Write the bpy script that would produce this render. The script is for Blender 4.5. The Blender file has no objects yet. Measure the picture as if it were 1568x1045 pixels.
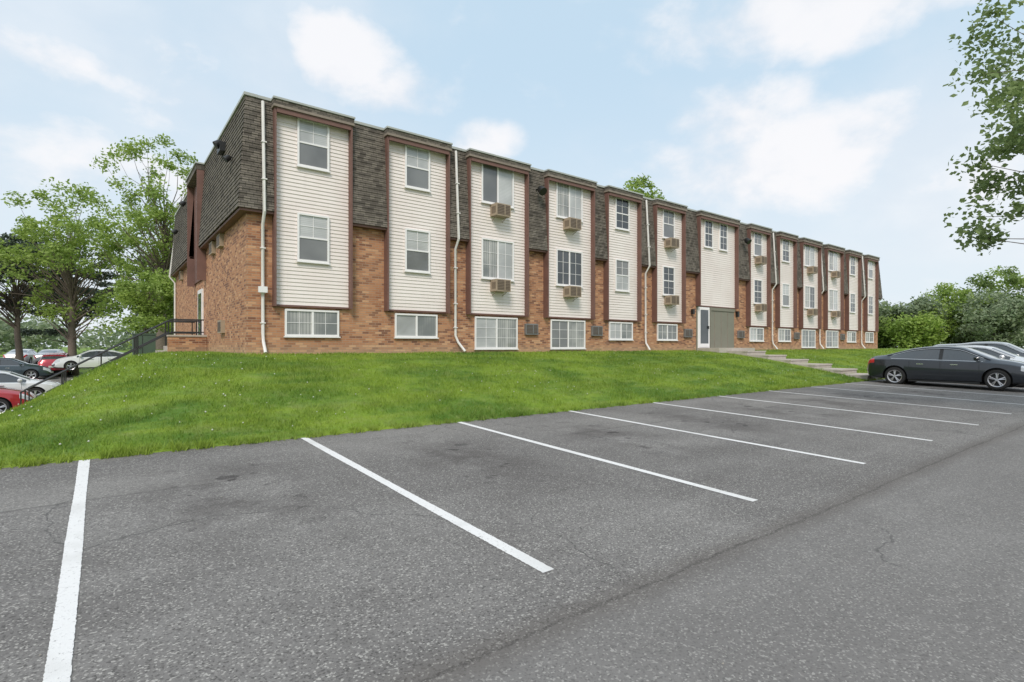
import bpy, math, random
import numpy as np
from mathutils import Vector, Matrix
sc=bpy.context.scene
R=math.radians
# ------------------------------------------------------------------ helpers
def N(nt,t,ins=None,**props):
    n=nt.nodes.new(t)
    for k,v in props.items(): setattr(n,k,v)
    if ins:
        for k,v in ins.items():
            s=n.inputs[k]
            if isinstance(v,bpy.types.NodeSocket): nt.links.new(v,s)
            else:
                try: s.default_value=v
                except Exception: s.default_value=tuple(v)+(1,)
    return n
def M(nt,op,a,b=0.0,c=0.0,clamp=False):
    n=N(nt,'ShaderNodeMath',{0:a,1:b,2:c},operation=op); n.use_clamp=clamp
    return n.outputs[0]
def MIX(nt,f,a,b,bt='MIX'):
    n=nt.nodes.new('ShaderNodeMix'); n.data_type='RGBA'; n.blend_type=bt
    for i,v in ((0,f),(6,a),(7,b)):
        s=n.inputs[i]
        if isinstance(v,bpy.types.NodeSocket): nt.links.new(v,s)
        elif i==0: s.default_value=v
        else: s.default_value=tuple(v)[:3]+(1,)
    return n.outputs[2]
def RAMP(nt,f,a,b):
    n=N(nt,'ShaderNodeMapRange',{0:f,1:a,2:b,3:0.0,4:1.0}); n.interpolation_type='SMOOTHSTEP'
    return n.outputs[0]
def newmat(name):
    m=bpy.data.materials.new(name); m.use_nodes=True
    nt=m.node_tree; b=nt.nodes['Principled BSDF']
    return m,nt,b
def setc(nt,b,col):
    if isinstance(col,bpy.types.NodeSocket): nt.links.new(col,b.inputs['Base Color'])
    else: b.inputs['Base Color'].default_value=tuple(col)+(1,)
def simple(name,col,rough=0.6,metal=0.0,var=0.15,vs=3.0,coat=0.0):
    m,nt,b=newmat(name)
    tc=N(nt,'ShaderNodeTexCoord').outputs['Object']
    nz=N(nt,'ShaderNodeTexNoise',{'Vector':tc,'Scale':vs,'Detail':5.0}).outputs[0]
    f=M(nt,'MULTIPLY_ADD',nz,var*2,1-var)
    c=N(nt,'ShaderNodeVectorMath',{0:tuple(col)},operation='SCALE')
    nt.links.new(f,c.inputs['Scale']); setc(nt,b,c.outputs[0])
    b.inputs['Roughness'].default_value=rough; b.inputs['Metallic'].default_value=metal
    b.inputs['Coat Weight'].default_value=coat; b.inputs['Coat Roughness'].default_value=0.05
    return m
def link(o,parent=None):
    sc.collection.objects.link(o)
    if parent: o.parent=parent
    return o
def empty(name,loc=(0,0,0)):
    o=bpy.data.objects.new(name,None); o.location=loc; o.empty_display_size=0.3
    return link(o)
class MB:
    def __init__(s): s.v=[];s.f=[];s.m=[];s.mats=[]
    def mi(s,mat):
        if mat not in s.mats: s.mats.append(mat)
        return s.mats.index(mat)
    def add(s,vs,fs,mat):
        o=len(s.v); s.v+= [tuple(v) for v in vs]; k=s.mi(mat)
        for f in fs: s.f.append([i+o for i in f]); s.m.append(k)
    def box(s,x0,x1,y0,y1,z0,z1,mat):
        s.add([(x0,y0,z0),(x1,y0,z0),(x1,y1,z0),(x0,y1,z0),(x0,y0,z1),(x1,y0,z1),(x1,y1,z1),(x0,y1,z1)],
              [(0,3,2,1),(4,5,6,7),(0,1,5,4),(1,2,6,5),(2,3,7,6),(3,0,4,7)],mat)
    def quad(s,a,b,c,d,mat): s.add([a,b,c,d],[(0,1,2,3)],mat)
    def tube(s,pts,rad,n,mat,cap=True):
        pts=[Vector(p) for p in pts]
        if not hasattr(rad,'__len__'): rad=[rad]*len(pts)
        vs=[];fs=[]
        for i,p in enumerate(pts):
            d=(pts[min(i+1,len(pts)-1)]-pts[max(i-1,0)])
            d=d.normalized() if d.length>1e-6 else Vector((0,0,1))
            a=d.cross(Vector((0.3,0.2,1))) if abs(d.z)<0.95 else d.cross(Vector((1,0,0)))
            a.normalize(); b=d.cross(a)
            for k in range(n):
                t=2*math.pi*(k+0.5)/n
                vs.append(p+(a*math.cos(t)+b*math.sin(t))*rad[i])
        for i in range(len(pts)-1):
            for k in range(n):
                k2=(k+1)%n
                fs.append((i*n+k,i*n+k2,(i+1)*n+k2,(i+1)*n+k))
        if cap:
            fs.append(tuple(range(n-1,-1,-1))); fs.append(tuple((len(pts)-1)*n+k for k in range(n)))
        s.add(vs,fs,mat)
    def build(s,name,parent=None,smooth=False,angle=40):
        me=bpy.data.meshes.new(name); me.from_pydata(s.v,[],s.f)
        for m in s.mats: me.materials.append(m)
        me.polygons.foreach_set('material_index',s.m)
        if smooth:
            me.polygons.foreach_set('use_smooth',[True]*len(s.f)); me.update(); me.set_sharp_from_angle(angle=R(angle))
        me.update()
        return link(bpy.data.objects.new(name,me),parent)
def npmesh(name,V,F,mat,parent=None):
    me=bpy.data.meshes.new(name); k=F.shape[1]
    me.vertices.add(len(V)); me.vertices.foreach_set('co',np.ascontiguousarray(V,dtype=np.float32).ravel())
    me.loops.add(F.size); me.loops.foreach_set('vertex_index',np.ascontiguousarray(F,dtype=np.int32).ravel())
    me.polygons.add(len(F)); me.polygons.foreach_set('loop_start',np.arange(0,F.size,k,dtype=np.int32))
    me.update(calc_edges=True); me.materials.append(mat)
    return link(bpy.data.objects.new(name,me),parent)
def sm(t): t=np.clip(t,0,1); return t*t*(3-2*t)

# ------------------------------------------------------------------ terrain
def ground_z(x,y):
    x=np.asarray(x,float); y=np.asarray(y,float)
    lot=0.0279*np.clip(y,-40,8.3)-0.01
    s=np.clip((y-8.3)/7.0,0,1)
    right=0.2216+1.13*(0.6*s+0.4*np.sin(math.pi/2*s))
    right=right-0.9*sm((y-40)/60)-0.5*sm((x-55)/60)*sm((y-8.3)/6)
    left=0.2216-1.25*sm((y-8.3)/13)+0.85*sm((y-26)/45)
    k=sm((y-15)/9)
    x0=-3.2+1.9*k; x1=1.0+1.2*k
    b=sm((x-x0)/(x1-x0))
    up=left*(1-b)+right*b
    return np.where(y>8.3,up,lot)

# ------------------------------------------------------------------ materials
# grass
def grassmat(name,blade):
    m,nt,b=newmat(name)
    tc=N(nt,'ShaderNodeTexCoord').outputs['Object']
    n1=N(nt,'ShaderNodeTexNoise',{'Vector':tc,'Scale':0.45,'Detail':5.0,'Roughness':0.6}).outputs[0]
    n2=N(nt,'ShaderNodeTexNoise',{'Vector':tc,'Scale':5.0,'Detail':6.0,'Roughness':0.7}).outputs[0]
    st=N(nt,'ShaderNodeVectorMath',{0:tc,1:(0.25,1.9,0.5)},operation='MULTIPLY').outputs[0]
    n4=N(nt,'ShaderNodeTexNoise',{'Vector':st,'Scale':1.0,'Detail':3.0}).outputs[0]
    n5=N(nt,'ShaderNodeTexNoise',{'Vector':tc,'Scale':1.6,'Detail':4.0,'Roughness':0.65}).outputs[0]
    c=MIX(nt,RAMP(nt,n1,0.40,0.60),(0.100,0.205,0.022),(0.235,0.350,0.036))
    c=MIX(nt,M(nt,'MULTIPLY',RAMP(nt,n4,0.45,0.62),0.50),c,(0.300,0.390,0.040))
    c=MIX(nt,M(nt,'MULTIPLY',RAMP(nt,n5,0.52,0.70),0.50),c,(0.245,0.300,0.085))
    c=MIX(nt,M(nt,'MULTIPLY',RAMP(nt,n5,0.47,0.33),0.45),c,(0.065,0.145,0.022))
    c=MIX(nt,M(nt,'MULTIPLY',RAMP(nt,n2,0.48,0.75),0.7),c,(0.29,0.34,0.11))
    c=MIX(nt,M(nt,'MULTIPLY',RAMP(nt,n2,0.45,0.25),0.55),c,(0.05,0.10,0.015))
    if blade:
        rp=N(nt,'ShaderNodeNewGeometry').outputs['Random Per Island']
        c=MIX(nt,M(nt,'MULTIPLY',rp,0.38),c,(0.35,0.42,0.11))
        tr=N(nt,'ShaderNodeBsdfTranslucent'); nt.links.new(c,tr.inputs[0])
        mx=N(nt,'ShaderNodeMixShader',{0:0.3}); nt.links.new(b.outputs[0],mx.inputs[1]); nt.links.new(tr.outputs[0],mx.inputs[2])
        nt.links.new(mx.outputs[0],nt.nodes['Material Output'].inputs[0])
    else:
        c=MIX(nt,0.25,c,(0.06,0.11,0.02))
        n3=N(nt,'ShaderNodeTexNoise',{'Vector':tc,'Scale':40.0,'Detail':4.0}).outputs[0]
        bp=N(nt,'ShaderNodeBump',{'Height':n3,'Strength':0.8,'Distance':0.04}); nt.links.new(bp.outputs[0],b.inputs['Normal'])
    setc(nt,b,c); b.inputs['Roughness'].default_value=0.7; b.inputs['Specular IOR Level'].default_value=0.2
    return m
M_grass=grassmat('lawn_soil_grass',False); M_blade=grassmat('grass_blades',True)
# asphalt
def asphalt(name,seam):
    m,nt,b=newmat(name)
    tc=N(nt,'ShaderNodeTexCoord').outputs['Object']
    sx=N(nt,'ShaderNodeSeparateXYZ',{0:tc})
    big=N(nt,'ShaderNodeTexNoise',{'Vector':tc,'Scale':0.28,'Detail':3.0}).outputs[0]
    mid=N(nt,'ShaderNodeTexNoise',{'Vector':tc,'Scale':1.3,'Detail':6.0,'Roughness':0.65}).outputs[0]
    fine=N(nt,'ShaderNodeTexNoise',{'Vector':tc,'Scale':55.0,'Detail':4.0,'Roughness':0.85}).outputs[0]
    vor=N(nt,'ShaderNodeTexVoronoi',{'Vector':tc,'Scale':95.0})
    vr=N(nt,'ShaderNodeSeparateXYZ',{0:vor.outputs['Color']}).outputs[0]
    stv=N(nt,'ShaderNodeVectorMath',{0:tc,1:(0.16,1.3,1.0)},operation='MULTIPLY').outputs[0]
    strk=N(nt,'ShaderNodeTexNoise',{'Vector':stv,'Scale':1.4,'Detail':5.0,'Roughness':0.6}).outputs[0]
    c=MIX(nt,RAMP(nt,big,0.35,0.65),(0.175,0.165,0.157),(0.228,0.217,0.206))
    c=MIX(nt,M(nt,'MULTIPLY',RAMP(nt,strk,0.50,0.70),0.40),c,(0.28,0.268,0.254))
    c=MIX(nt,M(nt,'MULTIPLY',RAMP(nt,strk,0.48,0.30),0.40),c,(0.120,0.112,0.107))
    c=MIX(nt,M(nt,'MULTIPLY',RAMP(nt,mid,0.45,0.75),0.5),c,(0.135,0.125,0.118))
    c=MIX(nt,M(nt,'MULTIPLY',RAMP(nt,mid,0.45,0.25),0.5),c,(0.28,0.267,0.252))
    c=MIX(nt,M(nt,'MULTIPLY',RAMP(nt,vr,0.80,0.98),0.65),c,(0.52,0.50,0.46))
    c=MIX(nt,M(nt,'MULTIPLY',RAMP(nt,vr,0.28,0.0),0.65),c,(0.055,0.051,0.048))
    c=MIX(nt,M(nt,'MULTIPLY',RAMP(nt,fine,0.5,0.3),0.6),c,(0.08,0.075,0.071))
    if seam:
        # stall side / aisle side were laid separately
        wob=N(nt,'ShaderNodeTexNoise',{'Vector':tc,'Scale':1.1,'Detail':9.0,'Roughness':0.75}).outputs[0]
        yy=M(nt,'ADD',sx.outputs[1],M(nt,'MULTIPLY_ADD',wob,0.16,-0.08))
        d=M(nt,'ABSOLUTE',M(nt,'SUBTRACT',yy,2.22))
        line=M(nt,'MULTIPLY',M(nt,'MULTIPLY',RAMP(nt,d,0.025,0.004),0.6),RAMP(nt,fine,0.62,0.42))
        band=M(nt,'MULTIPLY',RAMP(nt,d,0.22,0.02),0.38)
        aisle=M(nt,'MULTIPLY',RAMP(nt,yy,2.3,2.1),0.35)
        c=MIX(nt,aisle,c,(0.22,0.210,0.201))
        c=MIX(nt,band,c,(0.105,0.090,0.078)); c=MIX(nt,line,c,(0.05,0.045,0.042))
        # second joint near the lawn, and lighter patched strip beyond
        d2=M(nt,'ABSOLUTE',M(nt,'SUBTRACT',yy,6.35))
        c=MIX(nt,M(nt,'MULTIPLY',M(nt,'MULTIPLY',RAMP(nt,d2,0.03,0.006),0.5),RAMP(nt,big,.42,.55)),c,(0.06,0.056,0.053))
        c=MIX(nt,M(nt,'MULTIPLY',M(nt,'MULTIPLY',RAMP(nt,yy,6.3,6.4),0.22),RAMP(nt,big,.40,.55)),c,(0.29,0.275,0.255))
        # oil-darkened areas, one per stall
        fx=M(nt,'FRACT',M(nt,'DIVIDE',M(nt,'ADD',sx.outputs[0],0.35),2.74))
        sx1=RAMP(nt,M(nt,'ABSOLUTE',M(nt,'SUBTRACT',fx,0.5)),0.34,0.05)
        sy1=RAMP(nt,M(nt,'ABSOLUTE',M(nt,'SUBTRACT',sx.outputs[1],5.9)),2.0,0.3)
        st=M(nt,'MULTIPLY',M(nt,'MULTIPLY',sx1,sy1),RAMP(nt,mid,0.36,0.60))
        c=MIX(nt,M(nt,'MULTIPLY',st,0.60),c,(0.088,0.079,0.075))
        sp=N(nt,'ShaderNodeTexNoise',{'Vector':tc,'Scale':3.4,'Detail':2.0}).outputs[0]
        c=MIX(nt,M(nt,'MULTIPLY',M(nt,'MULTIPLY',sx1,sy1),M(nt,'MULTIPLY',RAMP(nt,sp,0.62,0.67),0.7)),c,(0.035,0.03,0.03))
        # dust and soil washed onto the edge by the lawn
        c=MIX(nt,M(nt,'MULTIPLY',RAMP(nt,yy,8.05,8.35),0.45),c,(0.13,0.12,0.085))
    # cracks
    dv=N(nt,'ShaderNodeTexNoise',{'Vector':tc,'Scale':1.1,'Detail':7.0})
    wv=N(nt,'ShaderNodeVectorMath',{0:tc,1:dv.outputs['Color']},operation='ADD').outputs[0]
    ck=N(nt,'ShaderNodeTexVoronoi',{'Vector':wv,'Scale':0.33},feature='DISTANCE_TO_EDGE').outputs['Distance']
    cm=M(nt,'MULTIPLY',RAMP(nt,ck,0.005,0.001),RAMP(nt,big,0.46,0.56))
    c=MIX(nt,M(nt,'MULTIPLY',cm,0.5),c,(0.04,0.04,0.04))
    bp=N(nt,'ShaderNodeBump',{'Height':M(nt,'ADD',fine,vr),'Strength':0.7,'Distance':0.008}); nt.links.new(bp.outputs[0],b.inputs['Normal'])
    setc(nt,b,c); b.inputs['Roughness'].default_value=0.85; b.inputs['Specular IOR Level'].default_value=0.25
    return m
M_asph=asphalt('parking_asphalt',True); M_asph2=asphalt('side_asphalt',False)
def wallvec(nt):
    tc=N(nt,'ShaderNodeTexCoord').outputs['Object']; s=N(nt,'ShaderNodeSeparateXYZ',{0:tc})
    return tc,N(nt,'ShaderNodeCombineXYZ',{0:M(nt,'ADD',s.outputs[0],s.outputs[1]),1:s.outputs[2]}).outputs[0],s
def brickmat():
    m,nt,b=newmat('red_brick'); tc,v,s=wallvec(nt)
    br=N(nt,'ShaderNodeTexBrick',{'Vector':v,'Color1':(0.0,0,0,1),'Color2':(1,1,1,1),'Mortar':(0.5,0.5,0.5,1),'Scale':1.0,'Mortar Size':0.006,'Mortar Smooth':0.1,'Bias':0.0,'Brick Width':0.203,'Row Height':0.0677},offset=0.5)
    rv=N(nt,'ShaderNodeSeparateColor',{0:br.outputs[0]}).outputs[0]
    c=MIX(nt,rv,(0.30,0.118,0.058),(0.53,0.258,0.130))
    c=MIX(nt,M(nt,'MULTIPLY',RAMP(nt,rv,0.28,0.10),0.7),c,(0.15,0.062,0.040))
    c=MIX(nt,M(nt,'MULTIPLY',RAMP(nt,rv,0.86,0.95),0.5),c,(0.62,0.38,0.22))
    n=N(nt,'ShaderNodeTexNoise',{'Vector':tc,'Scale':0.9,'Detail':5.0}).outputs[0]
    c=MIX(nt,M(nt,'MULTIPLY',RAMP(nt,n,0.4,0.7),0.30),c,(0.54,0.29,0.155))
    c=MIX(nt,M(nt,'MULTIPLY',RAMP(nt,s.outputs[2],1.75,1.35),0.45),c,(0.54,0.39,0.25))
    c=MIX(nt,br.outputs['Fac'],c,(0.38,0.27,0.19))
    bp=N(nt,'ShaderNodeBump',{'Height':br.outputs['Fac'],'Strength':0.6,'Distance':0.006},invert=True); nt.links.new(bp.outputs[0],b.inputs['Normal'])
    setc(nt,b,c); b.inputs['Roughness'].default_value=0.85
    return m
M_brick=brickmat()
def shinglemat():
    m,nt,b=newmat('asphalt_shingles'); tc,v,s=wallvec(nt)
    br=N(nt,'ShaderNodeTexBrick',{'Vector':v,'Color1':(0,0,0,1),'Color2':(1,1,1,1),'Mortar':(0,0,0,1),'Scale':1.0,'Mortar Size':0.006,'Brick Width':0.17,'Row Height':0.125},offset=0.5)
    rv=N(nt,'ShaderNodeSeparateColor',{0:br.outputs[0]}).outputs[0]
    c=MIX(nt,rv,(0.070,0.058,0.046),(0.185,0.158,0.128))
    n=N(nt,'ShaderNodeTexNoise',{'Vector':tc,'Scale':1.4,'Detail':6.0}).outputs[0]
    c=MIX(nt,M(nt,'MULTIPLY',RAMP(nt,n,0.45,0.7),0.4),c,(0.20,0.178,0.15))
    c=MIX(nt,M(nt,'MULTIPLY',br.outputs['Fac'],0.8),c,(0.03,0.026,0.022))
    bp=N(nt,'ShaderNodeBump',{'Height':rv,'Strength':0.5,'Distance':0.01}); nt.links.new(bp.outputs[0],b.inputs['Normal'])
    setc(nt,b,c); b.inputs['Roughness'].default_value=0.9
    return m
M_shin=shinglemat()
def sidingmat():
    m,nt,b=newmat('vinyl_siding'); tc,v,s=wallvec(nt)
    n=N(nt,'ShaderNodeTexNoise',{'Vector':tc,'Scale':1.2,'Detail':6.0}).outputs[0]
    st=N(nt,'ShaderNodeVectorMath',{0:tc,1:(9.0,9.0,0.7)},operation='MULTIPLY').outputs[0]
    n2=N(nt,'ShaderNodeTexNoise',{'Vector':st,'Scale':1.0,'Detail':4.0}).outputs[0]
    c=MIX(nt,RAMP(nt,n,0.3,0.7),(0.775,0.690,0.645),(0.82,0.745,0.700))
    c=MIX(nt,M(nt,'MULTIPLY',RAMP(nt,n2,0.52,0.8),0.30),c,(0.62,0.54,0.49))
    setc(nt,b,c); b.inputs['Roughness'].default_value=0.5
    return m
M_side=sidingmat()
M_brown=simple('brown_trim_boards',(0.165,0.085,0.068),0.65,var=0.3,vs=2.5)
M_fascia=simple('weathered_fascia',(0.25,0.205,0.165),0.75,var=0.35,vs=5)
M_coping=simple('metal_coping',(0.40,0.41,0.38),0.45,var=0.15)
M_roof=simple('flat_roof_membrane',(0.12,0.12,0.12),0.9)
M_white=simple('white_vinyl',(0.83,0.80,0.79),0.4,var=0.06)
M_dsp=simple('white_downspout',(0.76,0.72,0.69),0.45,var=0.12)
M_tan=simple('ac_tan_metal',(0.36,0.28,0.20),0.55,var=0.15)
M_acd=simple('ac_grille_brown',(0.10,0.07,0.05),0.6)
M_grey=simple('grey_metal',(0.22,0.22,0.22),0.5,metal=0.3)
M_black=simple('black_metal',(0.02,0.02,0.02),0.45)
M_conc=simple('concrete',(0.46,0.41,0.36),0.85,var=0.25,vs=6)
M_olive=simple('olive_entry_panel',(0.21,0.20,0.155),0.6,var=0.1)
M_green=simple('green_utility_paint',(0.07,0.11,0.075),0.5)
M_bark=simple('bark',(0.15,0.12,0.095),0.9,var=0.5,vs=12)
def glass(name,kind):
    m,nt,b=newmat(name); tc=N(nt,'ShaderNodeTexCoord').outputs['Object']; s=N(nt,'ShaderNodeSeparateXYZ',{0:tc})
    n=N(nt,'ShaderNodeTexNoise',{'Vector':tc,'Scale':0.8,'Detail':3.0}).outputs[0]
    if kind=='blind':
        fr=M(nt,'FRACT',M(nt,'DIVIDE',s.outputs[2],0.05))
        c=MIX(nt,RAMP(nt,fr,0.55,1.0),(0.56,0.56,0.55),(0.38,0.38,0.37))
        c=MIX(nt,RAMP(nt,n,0.35,0.7),c,(0.34,0.34,0.335))
    elif kind=='vert':
        fr=M(nt,'FRACT',M(nt,'DIVIDE',M(nt,'ADD',s.outputs[0],s.outputs[1]),0.09))
        c=MIX(nt,RAMP(nt,fr,0.5,1.0),(0.42,0.41,0.385),(0.20,0.205,0.195))
        c=MIX(nt,RAMP(nt,n,0.4,0.65),c,(0.16,0.168,0.163))
    elif kind=='screen':
        c=MIX(nt,RAMP(nt,n,0.3,0.7),(0.12,0.12,0.12),(0.20,0.20,0.197))
    else:
        c=MIX(nt,RAMP(nt,n,0.3,0.7),(0.02,0.025,0.03),(0.06,0.065,0.07))
    setc(nt,b,c); b.inputs['Roughness'].default_value=0.35
    b.inputs['Coat Weight'].default_value=1.0; b.inputs['Coat Roughness'].default_value=0.02
    wn=N(nt,'ShaderNodeTexNoise',{'Vector':tc,'Scale':1.5,'Detail':1.0}).outputs[0]
    bp=N(nt,'ShaderNodeBump',{'Height':wn,'Strength':0.25,'Distance':0.02}); nt.links.new(bp.outputs[0],b.inputs['Coat Normal'])
    return m
G_bl=glass('window_blinds','blind'); G_vt=glass('window_vertical_blinds','vert'); G_sc=glass('window_screen','screen'); G_dk=glass('window_dark','dark')

# ------------------------------------------------------------------ ground sheet
def axis(dense0,dense1,step,far):
    a=list(np.arange(dense0,dense1+1e-6,step)); s=step; v=dense1
    while v<far: s*=1.35; v+=s; a.append(v)
    s=step; v=dense0
    while v>-far: s*=1.35; v-=s; a.insert(0,v)
    return np.array(a)
xs=axis(-14,56,0.5,900); ys=axis(-8,44,0.5,900)
ys=np.sort(np.concatenate([ys[(np.abs(ys-8.3)>0.2)],[8.27,8.31,8.40]]))
X,Y=np.meshgrid(xs,ys); Z=ground_z(X,Y)
rs=np.random.RandomState(1)
onlot=(Y<8.3)&(Y>-5.0)&(X>-60)&(X<75)
Z=np.where(onlot,Z-0.06,Z+0.015)
Z=Z+np.where((Y>8.5)&(Y<15)&(X>-8)&(X<50),rs.normal(0,0.012,Z.shape),0)
V=np.stack([X,Y,Z],-1).reshape(-1,3); nx=len(xs); ny=len(ys)
ii,jj=np.meshgrid(np.arange(nx-1),np.arange(ny-1)); a=(jj*nx+ii).ravel()
F=np.stack([a,a+1,a+nx+1,a+nx],-1)
g=npmesh('ground',V,F,M_grass); g.data.polygons.foreach_set('use_smooth',[True]*len(F))
# parking lot sheet
lx=np.linspace(-60,75,136); ly=np.linspace(-4.9,8.3,14)
X,Y=np.meshgrid(lx,ly); V=np.stack([X,Y,0.0279*Y-0.01],-1).reshape(-1,3); n=len(lx)
ii,jj=np.meshgrid(np.arange(n-1),np.arange(len(ly)-1)); a=(jj*n+ii).ravel(); F=np.stack([a,a+1,a+n+1,a+n],-1)
npmesh('parking_lot',V,F,M_asph)
lx=np.linspace(-30,-1.45,60); ly=np.linspace(21,95,90)
X,Y=np.meshgrid(lx,ly); V=np.stack([X,Y,ground_z(X,Y)+0.05],-1).reshape(-1,3); n=len(lx)
ii,jj=np.meshgrid(np.arange(n-1),np.arange(len(ly)-1)); a=(jj*n+ii).ravel(); F=np.stack([a,a+1,a+n+1,a+n],-1)
npmesh('side_parking_lot',V,F,M_asph2)
# painted lines
m,nt,b=newmat('white_line_paint'); tc=N(nt,'ShaderNodeTexCoord').outputs['Object']
n1=N(nt,'ShaderNodeTexNoise',{'Vector':tc,'Scale':38.0,'Detail':8.0,'Roughness':0.8}).outputs[0]
n2=N(nt,'ShaderNodeTexNoise',{'Vector':tc,'Scale':2.0,'Detail':3.0}).outputs[0]
c=MIX(nt,RAMP(nt,n1,0.55,0.65),(0.74,0.73,0.715),(0.34,0.33,0.32)); c=MIX(nt,RAMP(nt,n2,0.5,0.75),c,(0.62,0.61,0.59))
bp=N(nt,'ShaderNodeBump',{'Height':n1,'Strength':0.6,'Distance':0.006}); nt.links.new(bp.outputs[0],b.inputs['Normal'])
setc(nt,b,c); b.inputs['Roughness'].default_value=0.7; M_paint=m
mb=MB(); rnd=random.Random(5)
for xx in (-2.95,-0.16,2.41,5.13,7.87,10.64,13.46,16.25,19.02,21.80,25.55,28.3,31.1,33.9,36.7,39.5):
    h=0.051; L=[];seg=400
    for i in range(seg+1):
        y=2.74+(8.27-2.74)*i/seg
        L.append((xx-h+rnd.uniform(-.0028,.0028)+.003*math.sin(y*2.1+xx),xx+h+rnd.uniform(-.0028,.0028)+.003*math.sin(y*1.7+xx),y))
    vs=[];fs=[]
    for (p,q,y) in L: z=0.0279*y-0.01+0.005; vs+=[(p,y,z),(q,y,z)]
    for i in range(seg): fs.append((2*i,2*i+1,2*i+3,2*i+2))
    mb.add(vs,fs,M_paint)
mb.build('parking_lines')
# loose grit on the asphalt
M_grit=simple('grit',(0.30,0.27,0.23),0.9,var=.5,vs=3)
rs=np.random.RandomState(8); n=1500
x=rs.uniform(-3,22,n); y=np.where(rs.rand(n)<.5,8.25-np.abs(rs.normal(0,.35,n)),rs.uniform(.4,8.2,n)); r=rs.uniform(.002,.007,n)
o=np.array([(1,0,0),(-.6,.9,0),(-.5,-.8,0),(0,0,.9)],float); f=np.array([(0,1,3),(1,2,3),(2,0,3)])
th=rs.uniform(0,6.28,n); ct,st_=np.cos(th),np.sin(th)
P=o[None]*r[:,None,None]*np.array([1.4,1,1]); Q=P.copy(); Q[...,0]=P[...,0]*ct[:,None]-P[...,1]*st_[:,None]; Q[...,1]=P[...,0]*st_[:,None]+P[...,1]*ct[:,None]
V=(np.stack([x,y,0.0279*y-.01+.006],-1)[:,None]+Q).reshape(-1,3); F=(f[None]+4*np.arange(n)[:,None,None]).reshape(-1,3)
npmesh('loose_gravel',V,F,M_grit)

# ------------------------------------------------------------------ grass blades
rs=np.random.RandomState(3)
def blades(name,xr,yr,n,zone=None,hh=(0.03,0.07)):
    x=rs.uniform(*xr,n); y=rs.uniform(*yr,n)
    d=0.6084*x+0.794*y; px=(0.7937*x-0.608*y)/np.maximum(d,0.1)
    keep=rs.rand(n)<np.clip((7.0/np.maximum(d,4))**1.6,0,1)
    if zone is not None: keep&=zone(x,y)
    x=x[keep];y=y[keep];d=d[keep];n=len(x)
    z=ground_z(x,y)+0.012
    sc_=np.clip(d/9,1,2.2); h=rs.uniform(*hh,n)*(0.9+0.3*np.sin(x*1.7+np.sin(y*2.3)*1.5)*np.sin(y*3.1+x*.6))*np.clip(sc_,1,1.2)
    tall=rs.rand(n)<.02; h=np.where(tall,h*1.9,h)
    w=rs.uniform(0.004,0.009,n)*sc_
    th=rs.uniform(0,2*np.pi,n); le=rs.normal(0,0.5,(n,2))*h[:,None]
    dx=np.cos(th)*w; dy=np.sin(th)*w
    V=np.empty((n,3,3)); V[:,0]=np.stack([x-dx,y-dy,z-0.01],-1); V[:,1]=np.stack([x+dx,y+dy,z-0.01],-1)
    V[:,2]=np.stack([x+le[:,0],y+le[:,1],z+h],-1)
    F=np.arange(3*n).reshape(n,3)
    return V.reshape(-1,3),F
notbuilt=lambda x,y: ~((x>24.1)&(x<25.9)) & ~((x>3.0)&(y>15.45))
Va,Fa=blades('g',(-6,50),(8.30,15.5),850000,notbuilt)
edge=lambda x,y: rs.rand(len(x))<(.45+.55*np.sin(x*5+np.sin(x*13)*2))
Vb,Fb=blades('g',(-4,26),(8.20,8.40),26000,edge,(0.04,0.11))
Vc,Fc=blades('g',(-4,3.0),(15.5,22.5),70000,notbuilt)
V=np.concatenate([Va,Vb,Vc]); F=np.concatenate([Fa,Fb+len(Va),Fc+len(Va)+len(Vb)])
npmesh('lawn_grass',V,F,M_blade)
# dandelion seed heads
M_puff=simple('dandelion_puff',(0.55,0.56,0.48),0.9)
n=300; x=rs.uniform(-4,46,n); y=8.6+6.6*rs.rand(n)
x[:150]=rs.choice([-1.5,0.5,1.8,2.6,7.5,9,22,14.5,-.5],150)+rs.normal(0,0.7,150)
k=notbuilt(x,y); x=x[k];y=y[k];n=len(x); z=ground_z(x,y)+rs.uniform(0.06,0.11,n); r=rs.uniform(0.009,0.018,n)
o=np.array([(1,0,0),(-1,0,0),(0,1,0),(0,-1,0),(0,0,1),(0,0,-1)],float); f=np.array([(0,2,4),(2,1,4),(1,3,4),(3,0,4),(2,0,5),(1,2,5),(3,1,5),(0,3,5)])
V=(np.stack([x,y,z],-1)[:,None]+o[None]*r[:,None,None]).reshape(-1,3); F=(f[None]+6*np.arange(n)[:,None,None]).reshape(-1,3)
npmesh('dandelion_flowers',V,F,M_puff)

# ------------------------------------------------------------------ apartment building
B=empty('apartment_building',(0,0,0))
XL,XR,YF,YB=3.05,47.0,15.5,32.3; ZT=8.2; ZM=5.2; ZS=2.73
bays=[(3.68,5.82,'n'),(6.91,9.11,'n'),(9.88,12.46,'w'),(13.38,15.93,'w'),(16.70,18.84,'n'),(19.89,22.11,'na'),(23.29,26.80,'e'),
      (27.98,30.18,'na'),(31.23,33.37,'n'),(34.14,36.70,'w'),(37.60,40.15,'w'),(40.97,43.15,'n'),(44.25,46.40,'n')]
def fl(z): return 0.03+0.21*(ZT-z)/3.0
mb=MB()
mb.box(XL,XR,YF,YB,0.6,8.0,M_brick); mb.build('brick_walls',B)
mb=MB(); mb.box(XL+0.02,XR-0.02,YF+0.02,YB-0.02,8.003,8.16,M_roof); mb.build('roof',B)
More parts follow.
